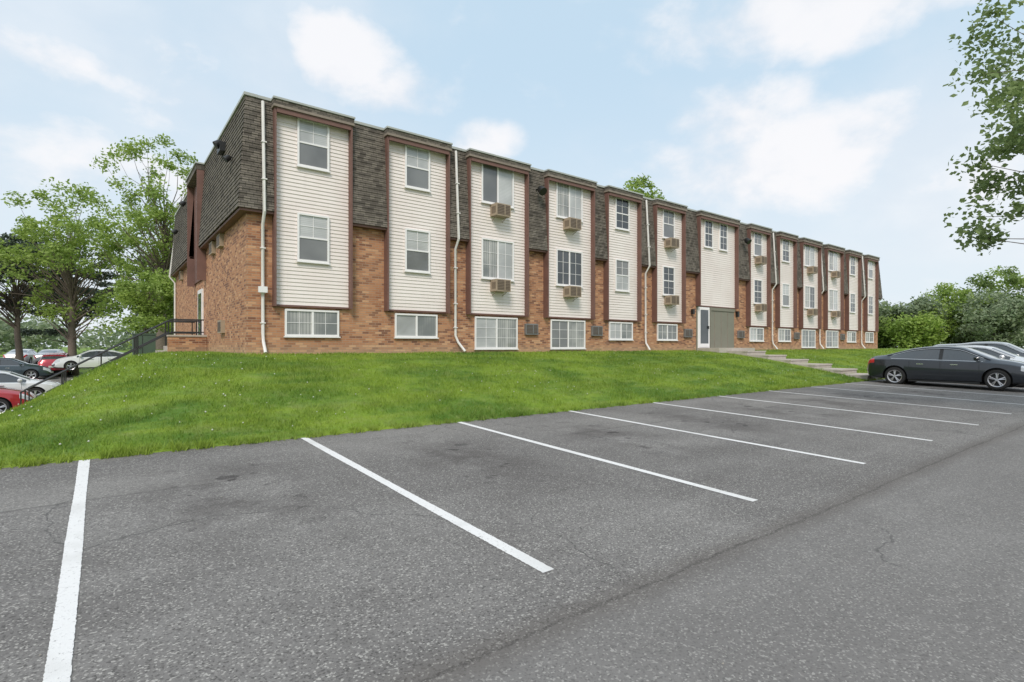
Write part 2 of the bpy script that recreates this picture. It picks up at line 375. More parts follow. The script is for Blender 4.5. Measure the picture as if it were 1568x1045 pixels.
# mansard
mb=MB()
rows=24
def mans_front(x0,x1,cl=False,cr=False):
    for i in range(rows):
        za=ZM+(ZT-ZM)*i/rows; zb=ZM+(ZT-ZM)*(i+1)/rows
        ya=YF-fl(za)-0.022; yb=YF-fl(zb)-0.003
        xa=x0-(fl(za)+0.02 if cl else 0); xb_=x0-(fl(zb) if cl else 0)
        xc=x1+(fl(za)+0.02 if cr else 0); xd=x1+(fl(zb) if cr else 0)
        mb.quad((xa,ya,za),(xc,ya,za),(xd,yb,zb),(xb_,yb,zb),M_shin)
        mb.quad((xa,ya+0.03,za),(xc,ya+0.03,za),(xc,ya,za),(xa,ya,za),M_shin)
    mb.box(x0-(0.2 if cl else 0),x1+(0.2 if cr else 0),YF-0.21,YF-0.003,ZM-0.07,ZM-0.003,M_brown)
    xl=x0-(0.06 if cl else 0); xr=x1+(0.06 if cr else 0)
    mb.box(xl,xr,YF-0.075,YF+0.25,ZT,ZT+0.075,M_coping)
def mans_end(y0,y1,cf=False,cb=False,xs_=XL,sg=-1):
    for i in range(rows):
        za=ZM+(ZT-ZM)*i/rows; zb=ZM+(ZT-ZM)*(i+1)/rows
        xa=xs_+sg*(fl(za)+0.022); xb_=xs_+sg*(fl(zb)+0.003)
        ya=y0-(fl(za)+0.02 if cf else 0); yb=y0-(fl(zb) if cf else 0)
        yc=y1+(fl(za)+0.02 if cb else 0); yd=y1+(fl(zb) if cb else 0)
        mb.quad((xa,yc,za),(xa,ya,za),(xb_,yb,zb),(xb_,yd,zb),M_shin)
        mb.quad((xa-sg*.03,ya,za),(xa-sg*.03,yc,za),(xa,yc,za),(xa,ya,za),M_shin)
    xa,xb_=sorted((xs_+sg*0.21,xs_+sg*0.003))
    mb.box(xa,xb_,y0-(0.205 if cf else 0),y1,ZM-0.075,ZM-0.006,M_brown)
    xa,xb_=sorted((xs_+sg*0.078,xs_-sg*0.25)); mb.box(xa,xb_,y0-(0.078 if cf else 0),y1,ZT+0.003,ZT+0.079,M_coping)
edges=[XL]+[e for b_ in bays for e in b_[:2]]+[XR]
for i in range(0,len(edges),2):
    mans_front(edges[i],edges[i+1],i==0,i==len(edges)-2)
mans_end(YF,22.4,True); mans_end(25.1,YB,False,True)
mans_end(YF,YB,True,True,XR,1)
mb.quad((XL-fl(ZM),22.4,ZM),(XL,22.4,ZM),(XL,22.4,ZT),(XL-.03,22.4,ZT),M_brown)
mb.quad((XL-fl(ZM),25.1,ZM),(XL,25.1,ZM),(XL,25.1,ZT),(XL-.03,25.1,ZT),M_brown)
mb.build('mansard_roof',B)
# siding, cheeks, caps
ms=MB(); mt=MB(); mw=MB(); ma=MB()
YS=YF-0.05
def siding(x0,x1,z0,z1,y):
    z=z0; st=0.106
    while z<z1-1e-3:
        zz=min(z+st,z1)
        ms.quad((x0,y-0.020,z),(x1,y-0.020,z),(x1,y-0.001,zz),(x0,y-0.001,zz),M_side)
        ms.quad((x0,y+0.005,z),(x1,y+0.005,z),(x1,y-0.020,z),(x0,y-0.020,z),M_side)
        z=zz
def window(x0,x1,z0,z1,y,kind,gl,gu=None,grid=True):
    """white vinyl window standing proud of wall plane y"""
    fw=0.052; yo=y-0.055
    mw.box(x0,x1,yo,y+0.01,z0,z0+fw,M_white); mw.box(x0,x1,yo,y+0.01,z1-fw,z1,M_white)
    mw.box(x0,x0+fw,yo+.001,y+0.01,z0+fw,z1-fw,M_white); mw.box(x1-fw,x1,yo+.001,y+0.01,z0+fw,z1-fw,M_white)
    mw.box(x0-0.03,x1+0.03,yo-0.02,yo+0.03,z0-0.035,z0-0.002,M_white)
    gu=gu or gl; gy=y-0.018; xm=(x0+x1)/2; zm=(z0+z1)/2; t=0.006
    if kind=='dh':
        mw.box(x0+fw,x1-fw,yo+0.012,y,zm-0.022,zm+0.022,M_white)
        mw.quad((x0+fw,gy,zm),(x1-fw,gy,zm),(x1-fw,gy,z1-fw),(x0+fw,gy,z1-fw),gu)
        mw.quad((x0+fw,gy-.006,z0+fw),(x1-fw,gy-.006,z0+fw),(x1-fw,gy-.006,zm),(x0+fw,gy-.006,zm),gl)
        if grid:
            for a,b_ in (((zm+.025,z1-fw),) if gl is G_sc else ((z0+fw,zm-.025),(zm+.025,z1-fw))):
                mw.box(xm-t,xm+t,gy-.014,gy+.001,a,b_,M_white); mw.box(x0+fw,x1-fw,gy-.0135,gy+.001,(a+b_)/2-t,(a+b_)/2+t,M_white)
    else:
        mw.box(xm-0.03,xm+0.03,yo+0.012,y,z0+fw,z1-fw,M_white)
        mw.quad((x0+fw,gy,z0+fw),(xm,gy,z0+fw),(xm,gy,z1-fw),(x0+fw,gy,z1-fw),gu)
        mw.quad((xm,gy-.006,z0+fw),(x1-fw,gy-.006,z0+fw),(x1-fw,gy-.006,z1-fw),(xm,gy-.006,z1-fw),gl)
        if grid:
            for a,b_ in ((x0+fw,xm-.03),(xm+.03,x1-fw)):
                c_=(a+b_)/2
                mw.box(c_-t,c_+t,gy-.014,gy+.001,z0+fw,z1-fw,M_white)
                k=2 if z1-z0>1 else 1
                for q in range(1,k+1):
                    zz=z0+fw+(z1-z0-2*fw)*q/(k+1); mw.box(a,b_,gy-.0135,gy+.001,zz-t,zz+t,M_white)
def ac(xc,z1,y,dark=False,depth=0.40,w=0.62,h=0.42):
    x0,x1,z0=xc-w/2,xc+w/2,z1-h
    mm=M_grey if dark else M_tan
    ma.box(x0,x1,y-depth,y+0.02,z0,z1,mm)
    ma.box(x0+.04,x1-.04,y-depth-.006,y-depth+.01,z0+.04,z1-.04,M_acd)
    for i in range(6):
        zz=z0+.06+i*(h-.1)/6; ma.box(x0+.04,x1-.04,y-depth-.012,y-depth-.004,zz,zz+.010,mm)
    ma.box(x0+w*.55,x0+w*.6,y-depth-.016,y-depth-.003,z0+.04,z1-.04,mm)
    ma.box(x0+.1,x1-.1,y-depth*.7,y-depth*.3,z1,z1+.004,M_grey)
    if depth>0.3:
        for i in range(5): ma.box(x0-.004,x0+.002,y-depth+.06+i*.05,y-depth+.085+i*.05,z0+.08,z1-.1,M_acd)
        for xx in (x0+.08,x1-.10):
            ma.tube([(xx,y,z0-.14),(xx,y-depth*.75,z0-.004)],.011,4,M_tan)
rg=random.Random(11)
for bi,(x0,x1,k) in enumerate(bays):
    c=(x0+x1)/2; zb=3.62 if k=='e' else ZS
    siding(x0+.05,x1-.05,zb,7.95,YS)
    mt.box(x0,x0+.05,YF-0.27,YF+.01,zb-.06,8.0,M_brown); mt.box(x1-.05,x1,YF-0.27,YF+.01,zb-.06,8.0,M_brown)
    mt.box(x0+.052,x1-.052,YS-.035,YS+.04,zb-.055,zb-.003,M_brown)
    # cap
    mt.box(x0-.03,x1+.03,YF-0.32,YF+0.1,8.07,8.20,M_shin); mt.box(x0-.035,x1+.035,YF-0.325,YF+0.1,8.002,8.067,M_fascia)
    mt.box(x0-.05,x1+.05,YF-0.35,YF+0.25,8.202,8.255,M_coping)
    mt.box(x0+.052,x1-.052,YF-0.29,YS+.03,7.955,7.998,M_brown)
    mt.box(x0+.052,x1-.052,YF-0.29,YF-0.25,7.87,7.953,M_brown)
    if k in('n','na'):
        for zz,f in((3.96,0),(6.60,1)):
            gl,gu=G_sc,G_bl
            if bi==4: gl=G_bl if f==0 else G_dk; gu=G_sc if f==0 else G_dk
            if bi in (5,7): gl=gu=G_dk if (bi+f)%2 else G_sc
            if bi in (8,11,12): gl,gu=rg.choice([(G_sc,G_bl),(G_bl,G_sc),(G_dk,G_sc)])
            window(c-.44,c+.44,zz,zz+1.34,YS-.02,'dh',gl,gu,grid=True)
            if k=='na': ac(c+.02,zz-.03,YS)
        window(c-.75,c+.75,1.87,2.62,YF,'sl',rg.choice([G_sc,G_vt]),rg.choice([G_bl,G_vt]),bi!=1)
    elif k=='w':
        for zz,f in((3.96,0),(6.60,1)):
            gl,gu=(G_bl,G_vt)
            if bi==3 and f==0: gl,gu=G_dk,G_dk
            if bi==2 and f==1: gu=G_sc
            if bi in(9,) and f==0: gl=G_dk
            window(c-.70,c+.70,zz,zz+1.40,YS-.02,'sl',gl,gu,not(bi==2 and f==1))
            ac(c,zz-.03,YS)
        window(c-.93,c+.93,1.50,2.62,YF,'sl',G_vt,rg.choice([G_bl,G_vt,G_sc]),True)
    else:
        window(c-1.15,c-.42,6.55,7.92,YS-.02,'dh',G_dk,G_dk); window(c+.20,c+.93,6.55,7.92,YS-.02,'dh',G_dk,G_dk)
        # entry: storm door and olive infill
        mt.box(x0+.05,x1-.05,YF-.03,YF+.01,1.35,3.56,M_olive)
        for xx in (24.9,25.5,26.1): mt.box(xx,xx+.02,YF-.04,YF-.028,1.5,3.5,M_fascia)
        mt.box(24.46,24.54,YF-.08,YF+.01,1.5,3.56,M_olive); mt.box(24.54,x1-.05,YF-.07,YF+.01,3.40,3.56,M_olive)
        mw.box(23.42,24.42,YF-.06,YF-.02,1.5,3.54,M_white)
        mw.box(23.50,24.34,YF-.09,YF-.061,1.55,3.48,M_white)
        mw.quad((23.58,YF-.094,1.72),(24.26,YF-.094,1.72),(24.26,YF-.094,3.40),(23.58,YF-.094,3.40),G_dk)
        mt.box(24.20,24.24,YF-.15,YF-.09,2.45,2.6,M_black)
ms.build('bay_siding',B); 
# wall sleeves on ground floor
for xc in (12.75,16.25,22.6,27.4,33.8,40.5): ac(xc,2.42,YF,True,depth=0.10,w=0.60,h=0.40)
# end elevation (left)
def sleeve_end(yc,z0): 
    ma.box(XL-.12,XL+.01,yc-.3,yc+.3,z0,z0+.4,M_tan); ma.box(XL-.127,XL-.118,yc-.25,yc+.25,z0+.05,z0+.35,M_acd)
sleeve_end(19.1,4.72); sleeve_end(20.6,4.70); sleeve_end(18.9,2.0); sleeve_end(29.5,4.7)
ma.build('air_conditioners',B)
# centre strip
for i in range(18): mt.box(XL-.06,XL-.002,22.42+i*.1488,22.42+i*.1488+.138,4.1,8.0,M_brown)
mt.box(XL-.32,XL+.1,22.34,25.16,8.006,8.20,M_shin); mt.box(XL-.36,XL+.2,22.30,25.20,8.206,8.26,M_coping)
mt.box(XL-.30,XL,22.35,22.40,2.0+2,8.0,M_brown); mt.box(XL-.30,XL,25.10,25.15,4.0,8.0,M_brown)
mw.box(XL-.06,XL-.001,23.0,24.1,1.6,3.75,M_white)
mw.quad((XL-.064,23.15,1.8),(XL-.064,23.95,1.8),(XL-.064,23.95,3.6),(XL-.064,23.15,3.6),G_dk)
mw.build('windows_and_doors',B)
mt.build('trim_and_caps',B)
# downspouts
md=MB()
for xx,kick in ((3.42,0),(9.42,.22),(19.35,0),(30.75,.1),(36.9,0),(43.7,0)):
    md.tube([(xx,YF-.12,8.12),(xx,YF-.30,5.15),(xx+.01,YF-.07,4.85),(xx+.01,YF-.07,1.95),(xx+.02+kick*.4,YF-.09,1.72),(xx+.03+kick,YF-.3,1.42)],0.042,8,M_dsp)
    for z in (7,6,4.2,3,2.2): 
        yy=YF-.12-.18*(8.12-z)/2.97 if z>5 else YF-.07
        md.box(xx-.06,xx+.07,yy-.055,yy+.02,z,z+.03,M_dsp)
md.tube([(XL+.05,32.1,8.1),(XL-.3,32.1,5.1),(XL-.07,32.1,4.8),(XL-.07,32.1,1.5)],.045,8,M_dsp)
md.box(3.30,3.52,YF-.20,YF-.12,3.02,3.18,M_white)
md.build('downspouts',B,True)
# flood lights
mf=MB()
def flood(p,d,s=.62):
    p=Vector(p); d=Vector(d)*s
    mf.tube([p,p+d*.25,p+d*.35+Vector((0,0,-.03*s))],[.03*s,.03*s,.05*s],8,M_black)
    mf.tube([p+d*.22+Vector((0,0,.02*s)),p+d*.30+Vector((0,0,-.03*s)),p+d*.5+Vector((0,0,-.2*s))],[.08*s,.16*s,.19*s],10,M_black)
flood((12.93,YF-.1,7.45),(0,-1,0),.85); flood((27.4,YF-.1,7.3),(0,-1,0),.85)
flood((XL-.02,18.2,7.75),(-1,0,0)); flood((XL-.08,16.6,6.85),(-1,0,0),.5); flood((XL-.02,27.0,7.8),(-1,0,0)); flood((XL-.08,29.5,7.0),(-1,0,0))
mf.box(XL-.24,XL-.05,18.0,18.5,7.45,7.72,M_black)
mf.box(26.95,27.1,YF-.14,YF,3.15,3.45,M_black); mf.box(22.9,23.02,YF-.14,YF,3.15,3.4,M_black)
mf.build('flood_lights',B,True)
# ------------------------------------------------------------------ entry steps
mb=MB()
mb.box(23.4,26.7,14.3,15.49,0.6,1.50,M_conc)
y=14.28; z=1.36; 
for i in range(6):
    mb.box(24.15,25.85,y-.97,y,-.2,z,M_conc); mb.box(24.13,25.87,y-1.0,y-.74,z-.05,z+.004,M_conc)
    y-=1.0; z-=0.185
mb.build('entry_steps')
# side stairs + porch
mb=MB()
mb.box(1.95,3.04,22.3,25.2,0.2,1.60,M_conc); mb.box(1.85,3.04,22.18,22.38,0.2,1.93,M_brick); mb.box(1.83,3.045,22.15,22.41,1.932,1.99,M_conc)
for i in range(14):
    x=1.94-i*.28; z=1.43-i*.17
    mb.box(x-.28,x,22.6,24.8,-1.3,z,M_conc)
mb.build('side_stairs')
mb=MB()
for yy in (22.5,24.9,23.7):
    top=[(3.0,yy,2.55),(2.0,yy,2.55),(-2.0,yy,0.15)]; mid=[(p[0],p[1],p[2]-.45) for p in top]
    mb.tube(top,.024,8,M_black); mb.tube(mid,.018,8,M_black)
    for x in (2.9,2.0,1.0,0.0,-1.0,-1.98):
        zt=2.55 if x>=2 else 2.55+(x-2)*.6
        mb.tube([(x,yy,zt-1.15),(x,yy,zt)],.022,8,M_black)
mb.build('stair_handrail',None,True)
mb=MB(); mb.box(1.0,1.75,26.0,26.7,1.0,2.05,M_green); mb.box(.97,1.78,25.97,26.73,2.05,2.1,M_green); mb.box(1.3,1.32,25.99,26.0,1.1,2.0,M_black); mb.box(1.2,1.25,25.97,26,1.5,1.6,M_grey)
mb.box(.9,1.85,25.9,26.8,.6,1.02,M_conc)
mb.build('utility_cabinet')

# ------------------------------------------------------------------ cars
M_tyre=simple('tyre_rubber',(0.018,0.018,0.018),0.85); M_rim=simple('alloy_rim',(0.55,0.55,0.57),0.3,metal=0.7)
M_cglass=simple('car_glass',(0.045,0.052,0.058),0.05,coat=1.0,var=0.0); M_trim=simple('black_plastic',(0.012,0.012,0.012),0.5)
M_tail=simple('tail_lamp_red',(0.50,0.015,0.015),0.15,coat=1.0); M_head=simple('headlamp_clear',(0.55,0.57,0.6),0.1,coat=1.0)
M_chrome=simple('chrome',(0.7,0.7,0.7),0.15,metal=1.0,var=0.0); M_plate=simple('licence_plate',(0.6,0.6,0.55),0.5)
KEY=np.array([(-2.43,.74,.70,.60,.45,.44),(-2.38,.97,.90,.76,.58,.31),(-2.22,1.07,.97,.85,.66,.25),(-1.82,1.12,.98,.90,.66,.23),
 (-1.00,1.37,.97,.915,.57,.20),(-.50,1.44,.955,.92,.575,.20),(.05,1.455,.945,.92,.58,.20),(.48,1.41,.935,.92,.585,.20),
 (1.28,1.03,.915,.91,.70,.20),(1.75,.955,.86,.895,.66,.21),(2.15,.85,.76,.84,.62,.23),(2.35,.70,.64,.74,.54,.27),(2.44,.50,.48,.60,.42,.34)])
def car(name,x,y,z,yaw,col,metal=0.4,hs=1.0,pitch=0.0,suv=False):
    E=empty(name,(x,y,z)); E.rotation_euler=(0,0,yaw)
    P=simple(name+'_paint',col,0.28,metal=metal,var=0.03,coat=1.0)
    key=KEY.copy()
    if suv:
        key[4:8,1]+=.16; key[3,1]=1.50; key[2,1]=1.25; key[3,4]=.60; key[:,2]+=.06; key[1,1]+=.1; key[8:,1]+=.08
    key[:,1:3]*=hs
    xs_=np.unique(np.concatenate([np.linspace(-2.43,2.44,90)]))
    K=np.stack([np.interp(xs_,key[:,0],key[:,i]) for i in range(6)],1)
    for _ in range(3): K[1:-1,1:]=.25*K[:-2,1:]+.5*K[1:-1,1:]+.25*K[2:,1:]
    rings=[]
    for (xx,zt,zb,w,wt,z0) in K:
        mid=z0+(zb-z0)*.55
        half=[(0,z0),(w*.80,z0),(w*.955,z0+.05),(w*.985,z0+(zb-z0)*.30),(w,mid),(w*.985,zb-.15),(w*.975,zb-.035),(w*.925,zb),
              (wt+.03,max(zt-.075,zb+.004)),(wt-.03,zt-.03),(wt*.6,zt-.008),(0,zt)]
        rings.append([(xx,a,b_) for a,b_ in half]+[(xx,-a,b_) for a,b_ in half[-2:0:-1]])
    n=len(rings[0]); V=[p for r_ in rings for p in r_]; F=[];MI=[]
    mats=[P,M_cglass,M_trim,M_tail,M_head,M_chrome]
    for i in range(len(rings)-1):
        xm=(xs_[i]+xs_[i+1])/2; zt=K[i,1]; zb=K[i,2]
        for k in range(n):
            k2=(k+1)%n; F.append((i*n+k,(i+1)*n+k,(i+1)*n+k2,i*n+k2))
            kk=k if k<11 else 21-k   # symmetric band id 0..10
            mi=0
            if kk==0 : mi=2
            if kk==7 and -1.62<xm<1.12 and not(-.12<xm<-.02) and zt-zb>.14: mi=1
            if kk==7 and (-.12<xm<-.02 or (suv and -1.35<xm<-1.25)): mi=2
            if kk in(8,9,10):
                if .58<xm<1.22: mi=1
                if (not suv and -1.72<xm<-1.02): mi=1
            if suv and xm<-2.0 and kk in (8,9,10) and zt>1.15*hs: mi=1
            if xm<-2.12 and kk in (5,6): mi=3
            if xm>2.02 and kk in (5,6,7) : mi=4
            if xm>2.30 and kk in (3,4): mi=2
            if xm>2.36 and kk in(8,9,10): mi=2
            MI.append(mi)
    F.append(tuple(range(n-1,-1,-1))); MI.append(0); F.append(tuple((len(rings)-1)*n+k for k in range(n))); MI.append(2)
    me=bpy.data.meshes.new('body'); me.from_pydata(V,[],[f[::-1] for f in F])
    for m_ in mats: me.materials.append(m_)
    me.polygons.foreach_set('material_index',MI); me.update()
    tmp=bpy.data.objects.new('body_src',me); sc.collection.objects.link(tmp)
    wb=1.43; wr=.335
    cm=MB(); 
    for m_ in mats: cm.mi(m_)
    for sx in (-wb+.0,wb):
        for sy in (-1,1):
            cm.tube([(sx,sy*.62,wr+.01),(sx,sy*1.2,wr+.01)],wr+.055,28,M_trim)
    co=cm.build('cut'); 
    md_=tmp.modifiers.new('b','BOOLEAN'); md_.object=co; md_.operation='DIFFERENCE'; md_.solver='EXACT'
    dg=bpy.context.evaluated_depsgraph_get(); nm=bpy.data.meshes.new_from_object(tmp.evaluated_get(dg))
    bpy.data.objects.remove(tmp); bpy.data.objects.remove(co)
    nm.polygons.foreach_set('use_smooth',[True]*len(nm.polygons)); nm.update(); nm.set_sharp_from_angle(angle=R(32))
    link(bpy.data.objects.new('body',nm),E)
    # wheels
    w=MB()
    for sx in (-wb,wb):
        for sy in (-1,1):
            prof=[(.70,wr*.62),(.70,wr-.03),(.725,wr-.004),(.86,wr-.004),(.895,wr-.03),(.90,wr*.72),(.875,wr*.67)]
            ns=28; vs=[];fs=[]
            for (yy,rr) in prof:
                for k in range(ns):
                    t=2*math.pi*k/ns; vs.append((sx+rr*math.cos(t),sy*yy,wr+rr*math.sin(t)))
            for i in range(len(prof)-1):
                for k in range(ns): fs.append((i*ns+k,i*ns+(k+1)%ns,(i+1)*ns+(k+1)%ns,(i+1)*ns+k))
            w.add(vs,fs,M_tyre)
            w.tube([(sx,sy*.80,wr),(sx,sy*.83,wr)],wr*.665,24,M_trim)
            vs=[];fs=[]
            for (yy,rr) in ((.878,wr*.72),(.89,wr*.70),(.878,wr*.63),(.83,wr*.60)):
                for k in range(ns):
                    t=2*math.pi*k/ns; vs.append((sx+rr*math.cos(t),sy*yy,wr+rr*math.sin(t)))
            for i in range(3):
                for k in range(ns): fs.append((i*ns+k,i*ns+(k+1)%ns,(i+1)*ns+(k+1)%ns,(i+1)*ns+k))
            w.add(vs,fs,M_rim)
            for q in range(5):
                for off in(-.14,.14):
                    t=2*math.pi*q/5+.3; t2=t+off
                    a=Vector((sx+.03*math.cos(t),sy*.875,wr+.03*math.sin(t))); b_=Vector((sx+wr*.65*math.cos(t2),sy*.870,wr+wr*.65*math.sin(t2)))
                    w.tube([a,b_],[.022,.017],5,M_rim)
            w.tube([(sx,sy*.84,wr),(sx,sy*.895,wr)],.045,10,M_rim)
    w.build('wheels',E,True)
    t=MB()
    # roof rails / pillars, sills, mirrors, handles, seams
    for sy in(-1,1):
        sel=[i for i in range(len(K)) if -1.75<xs_[i]<1.24]
        t.tube([(xs_[i],sy*(K[i,4]+.028),max(K[i,1]-.066,K[i,2]+.01)) for i in sel[::3]],.028,6,P)
        t.tube([(xs_[i],sy*(K[i,4]+.058),max(K[i,1]-.096,K[i,2]+.012)) for i in sel[3:-3:3]],.009,5,M_chrome)
        sel=[i for i in range(len(K)) if -1.6<xs_[i]<1.2]
        t.tube([(xs_[i],sy*(K[i,3]*.93),K[i,2]+.004) for i in sel[::4]],.011,5,M_chrome)
        t.box(-1.0,1.0,min(sy*.84,sy*.915),max(sy*.84,sy*.915),.17,.23,M_trim)
        xm=.88
        t.tube([(xm+.06,sy*.86,1.0*hs),(xm+.07,sy*.95,1.02*hs),(xm+.05,sy*1.03,1.03*hs),(xm+.04,sy*1.07,1.03*hs)],[.03,.075,.08,.04],10,P)
        for hx in (-.75,.22): t.box(hx,hx+.2,min(sy*.905,sy*.935),max(sy*.905,sy*.935),.79*hs,.82*hs,M_chrome)
        for dx in (-.98,-.07,.98):
            i=int(np.argmin(abs(xs_-dx)))
            z0,zb,ww=K[i,5],K[i,2],K[i,3]
            pts=[(dx,sy*(ww*.985+.001),z0+(zb-z0)*.30),(dx,sy*(ww+.001),z0+(zb-z0)*.55),(dx,sy*(ww*.985+.001),zb-.15),(dx,sy*(ww*.975+.001),zb-.035)]
            t.tube(pts,.006,4,M_trim)
    t.box(-2.45,-2.40,-.26,.26,.62,.74,M_plate)
    t.box(2.40,2.46,-.26,.26,.40,.50,M_plate)
    t.build('trim',E,True)
    if pitch: E.rotation_euler=(pitch,0,yaw)
    return E
zl=lambda y:0.0279*y-0.01
car('parked_sedan',24.22,5.72,zl(5.72),R(-90),(0.024,0.029,0.037),0.5)
car('parked_sedan',27.1,5.6,zl(5.6),R(-90),(0.62,0.63,0.64),0.2,hs=1.02)
car('parked_suv',30.2,5.7,zl(5.7),R(-90),(0.45,0.46,0.47),0.5,hs=1.02,suv=True)
gz=lambda x,y: float(ground_z(x,y))+.05
for nme,x,y,yaw,col,mt_,su in (('parked_sedan',-4.4,27.6,0,(0.42,0.02,0.03),.3,False),('parked_sedan',-3.75,32.6,0,(0.7,0.71,0.72),.1,False),
    ('parked_sedan',-5.0,47,0,(0.05,0.075,0.09),.5,False),('parked_suv',-2.5,50.5,R(88),(0.35,0.015,0.03),.3,True),('parked_sedan',-0.2,48,R(180),(0.72,0.72,0.72),.1,False),
    ('parked_suv',-8.6,58,R(5),(0.3,0.31,0.32),.5,True),('parked_sedan',-3.6,66,R(80),(0.5,0.5,0.5),.5,False),('parked_sedan',-5.8,68,R(80),(0.6,0.6,0.6),.3,False)):
    car(nme,x,y,gz(x,y),yaw,col,mt_,suv=su)

# ------------------------------------------------------------------ trees
def leafmat(name,c1,c2,c3,tr=0.35):
    m,nt,b=newmat(name); tc=N(nt,'ShaderNodeTexCoord').outputs['Object']
    n=N(nt,'ShaderNodeTexNoise',{'Vector':tc,'Scale':0.7,'Detail':3.0}).outputs[0]
    rp=N(nt,'ShaderNodeNewGeometry').outputs['Random Per Island']
    c=MIX(nt,RAMP(nt,n,0.35,0.65),c1,c2); c=MIX(nt,M(nt,'MULTIPLY',rp,0.6),c,c3)
    setc(nt,b,c); b.inputs['Roughness'].default_value=0.55
    t=N(nt,'ShaderNodeBsdfTranslucent'); nt.links.new(c,t.inputs[0])
    mx=N(nt,'ShaderNodeMixShader',{0:tr}); nt.links.new(b.outputs[0],mx.inputs[1]); nt.links.new(t.outputs[0],mx.inputs[2])
    nt.links.new(mx.outputs[0],nt.nodes['Material Output'].inputs[0])
    return m
L_spring=leafmat('spring_leaves',(0.22,0.33,0.07),(0.31,0.42,0.08),(0.40,0.50,0.13),.45)
L_near=leafmat('maple_leaves',(0.14,0.21,0.08),(0.21,0.29,0.10),(0.28,0.35,0.14),.45)
L_dark=leafmat('dark_leaves',(0.14,0.22,0.06),(0.20,0.28,0.08),(0.26,0.34,0.10),.4)
L_pine=leafmat('pine_needles',(0.060,0.085,0.060),(0.080,0.110,0.070),(0.12,0.15,0.09),0.15)
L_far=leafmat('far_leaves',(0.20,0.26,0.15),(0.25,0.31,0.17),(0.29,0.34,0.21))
def leafcloud(rs,cen,clr,nl,ls,flat=0.75,aspect=0.5):
    n=len(cen)*nl
    base=np.repeat(cen,nl,0); rr=np.repeat(clr,nl)
    off=rs.normal(0,1,(n,3)); off/=np.linalg.norm(off,axis=1)[:,None]; off*=(rs.rand(n)**0.55)[:,None]
    off[:,2]*=flat
    p=base+off*rr[:,None]
    a=rs.normal(0,1,(n,3)); a[:,2]*=.6; a/=np.linalg.norm(a,axis=1)[:,None]
    b=rs.normal(0,1,(n,3)); b-=(a*b).sum(1)[:,None]*a; b/=np.linalg.norm(b,axis=1)[:,None]
    s=ls*rs.uniform(.6,1.25,n)
    V=np.stack([p-a*s[:,None]*.5,p+b*s[:,None]*aspect*.5,p+a*s[:,None]*.5,p-b*s[:,None]*aspect*.5],1)
    return V.reshape(-1,3),np.arange(4*n).reshape(n,4)
def tree(name,base,cc,cr,ncl,nl,ls,clr,tr,mat,seed,flat=0.75,limb=1.0,shell=0.45,extra=None,trunktop=.35,aspect=.5):
    rs=np.random.RandomState(seed); E=empty(name,base); base=np.array(base,float); cc=np.array(cc,float); cr=np.array(cr,float)
    d=rs.normal(0,1,(ncl,3)); d/=np.linalg.norm(d,axis=1)[:,None]
    lump=1+.22*np.sin(d[:,0]*4+seed)*np.cos(d[:,1]*3+seed*2)+.15*np.sin(d[:,2]*7+seed)
    r=rs.rand(ncl)**shell*lump
    cen=cc+d*cr*r[:,None]
    if extra is not None: cen=np.concatenate([cen,np.array(extra,float)])
    cl=clr*rs.uniform(.6,1.3,len(cen))
    V,F=leafcloud(rs,cen,cl,nl,ls,flat,aspect)
    npmesh('foliage',V-base,F,mat,E)
    mb=MB(); top=cc+np.array([0,0,cr[2]*trunktop]); npt=7
    tp=[]
    for i in range(npt):
        t=i/(npt-1); p=base*(1-t)+top*t; p=p+rs.normal(0,.04,3)*np.array([1,1,0])*np.linalg.norm(top-base)*.25*(t>0)
        p[:2]=base[:2]+(p[:2]-base[:2])*t**.6 if t>0 else p[:2]
        tp.append(p)
    tp=np.array(tp); tpr=[tr*(1.25 if i==0 else 1)*(1-.8*i/(npt-1)) for i in range(npt)]
    mb.tube(tp-base,tpr,9,M_bark)
    H=top[2]-base[2]
    for i,c in enumerate(cen):
        if rs.rand()>limb: continue
        hz=np.clip((c[2]-base[2])/H*.62+rs.uniform(-.08,.05),.22,.95)
        f=hz*(npt-1); k=int(f); s=tp[k]*(1-(f-k))+tp[min(k+1,npt-1)]*(f-k)
        L_=np.linalg.norm(c-s)
        m1=s*.6+c*.4+rs.normal(0,.12,3)*L_*.5+np.array([0,0,.05])*L_; m2=s*.25+c*.75+rs.normal(0,.08,3)*L_*.5
        r0=tr*.28*(1-hz*.6)
        mb.tube([s-base,m1-base,m2-base,c-base],[r0,r0*.55,r0*.28,r0*.08],5,M_bark,False)
    mb.build('trunk_and_limbs',E,True)
    return E
G=lambda x,y: float(ground_z(x,y))
# left trees
tree('maple_tree',(3.3,44,G(3.3,44)),(3.6,44,9.6),(4.0,4.0,5.6),90,135,.24,.80,.32,L_spring,2,extra=[(5.6,42,7),(1,43,12),(2.4,43,15.0),(3.4,43,15.4),(4.2,43,14.6),(0.2,43.5,13.4),(1.6,43,14.2),(5.0,43,13.6)])
tree('maple_tree',(-1.6,50,G(-1.6,50)),(-1.8,50,8.2),(5.2,4.6,4.6),85,145,.26,.92,.30,L_spring,7,extra=[(-4.6,50,11.6),(-2.4,50,12.8),(-3.4,50,12.2),(-1,50,12.4)])
tree('oak_tree',(5.5,52,G(5.5,52)),(5.2,52,6.6),(4.6,4.0,4.8),80,150,.30,1.15,.28,L_dark,9)
tree('shrub_tree',(1.9,37,G(1.9,37)),(2.3,37,4.2),(1.9,1.7,2.6),50,160,.2,.6,.12,L_spring,12)
tree('pine_tree',(-5.0,56,G(-5,56)),(-5.6,56,7.6),(6.6,4.5,3.0),80,240,.30,1.05,.26,L_pine,4,flat=.32,shell=.5)
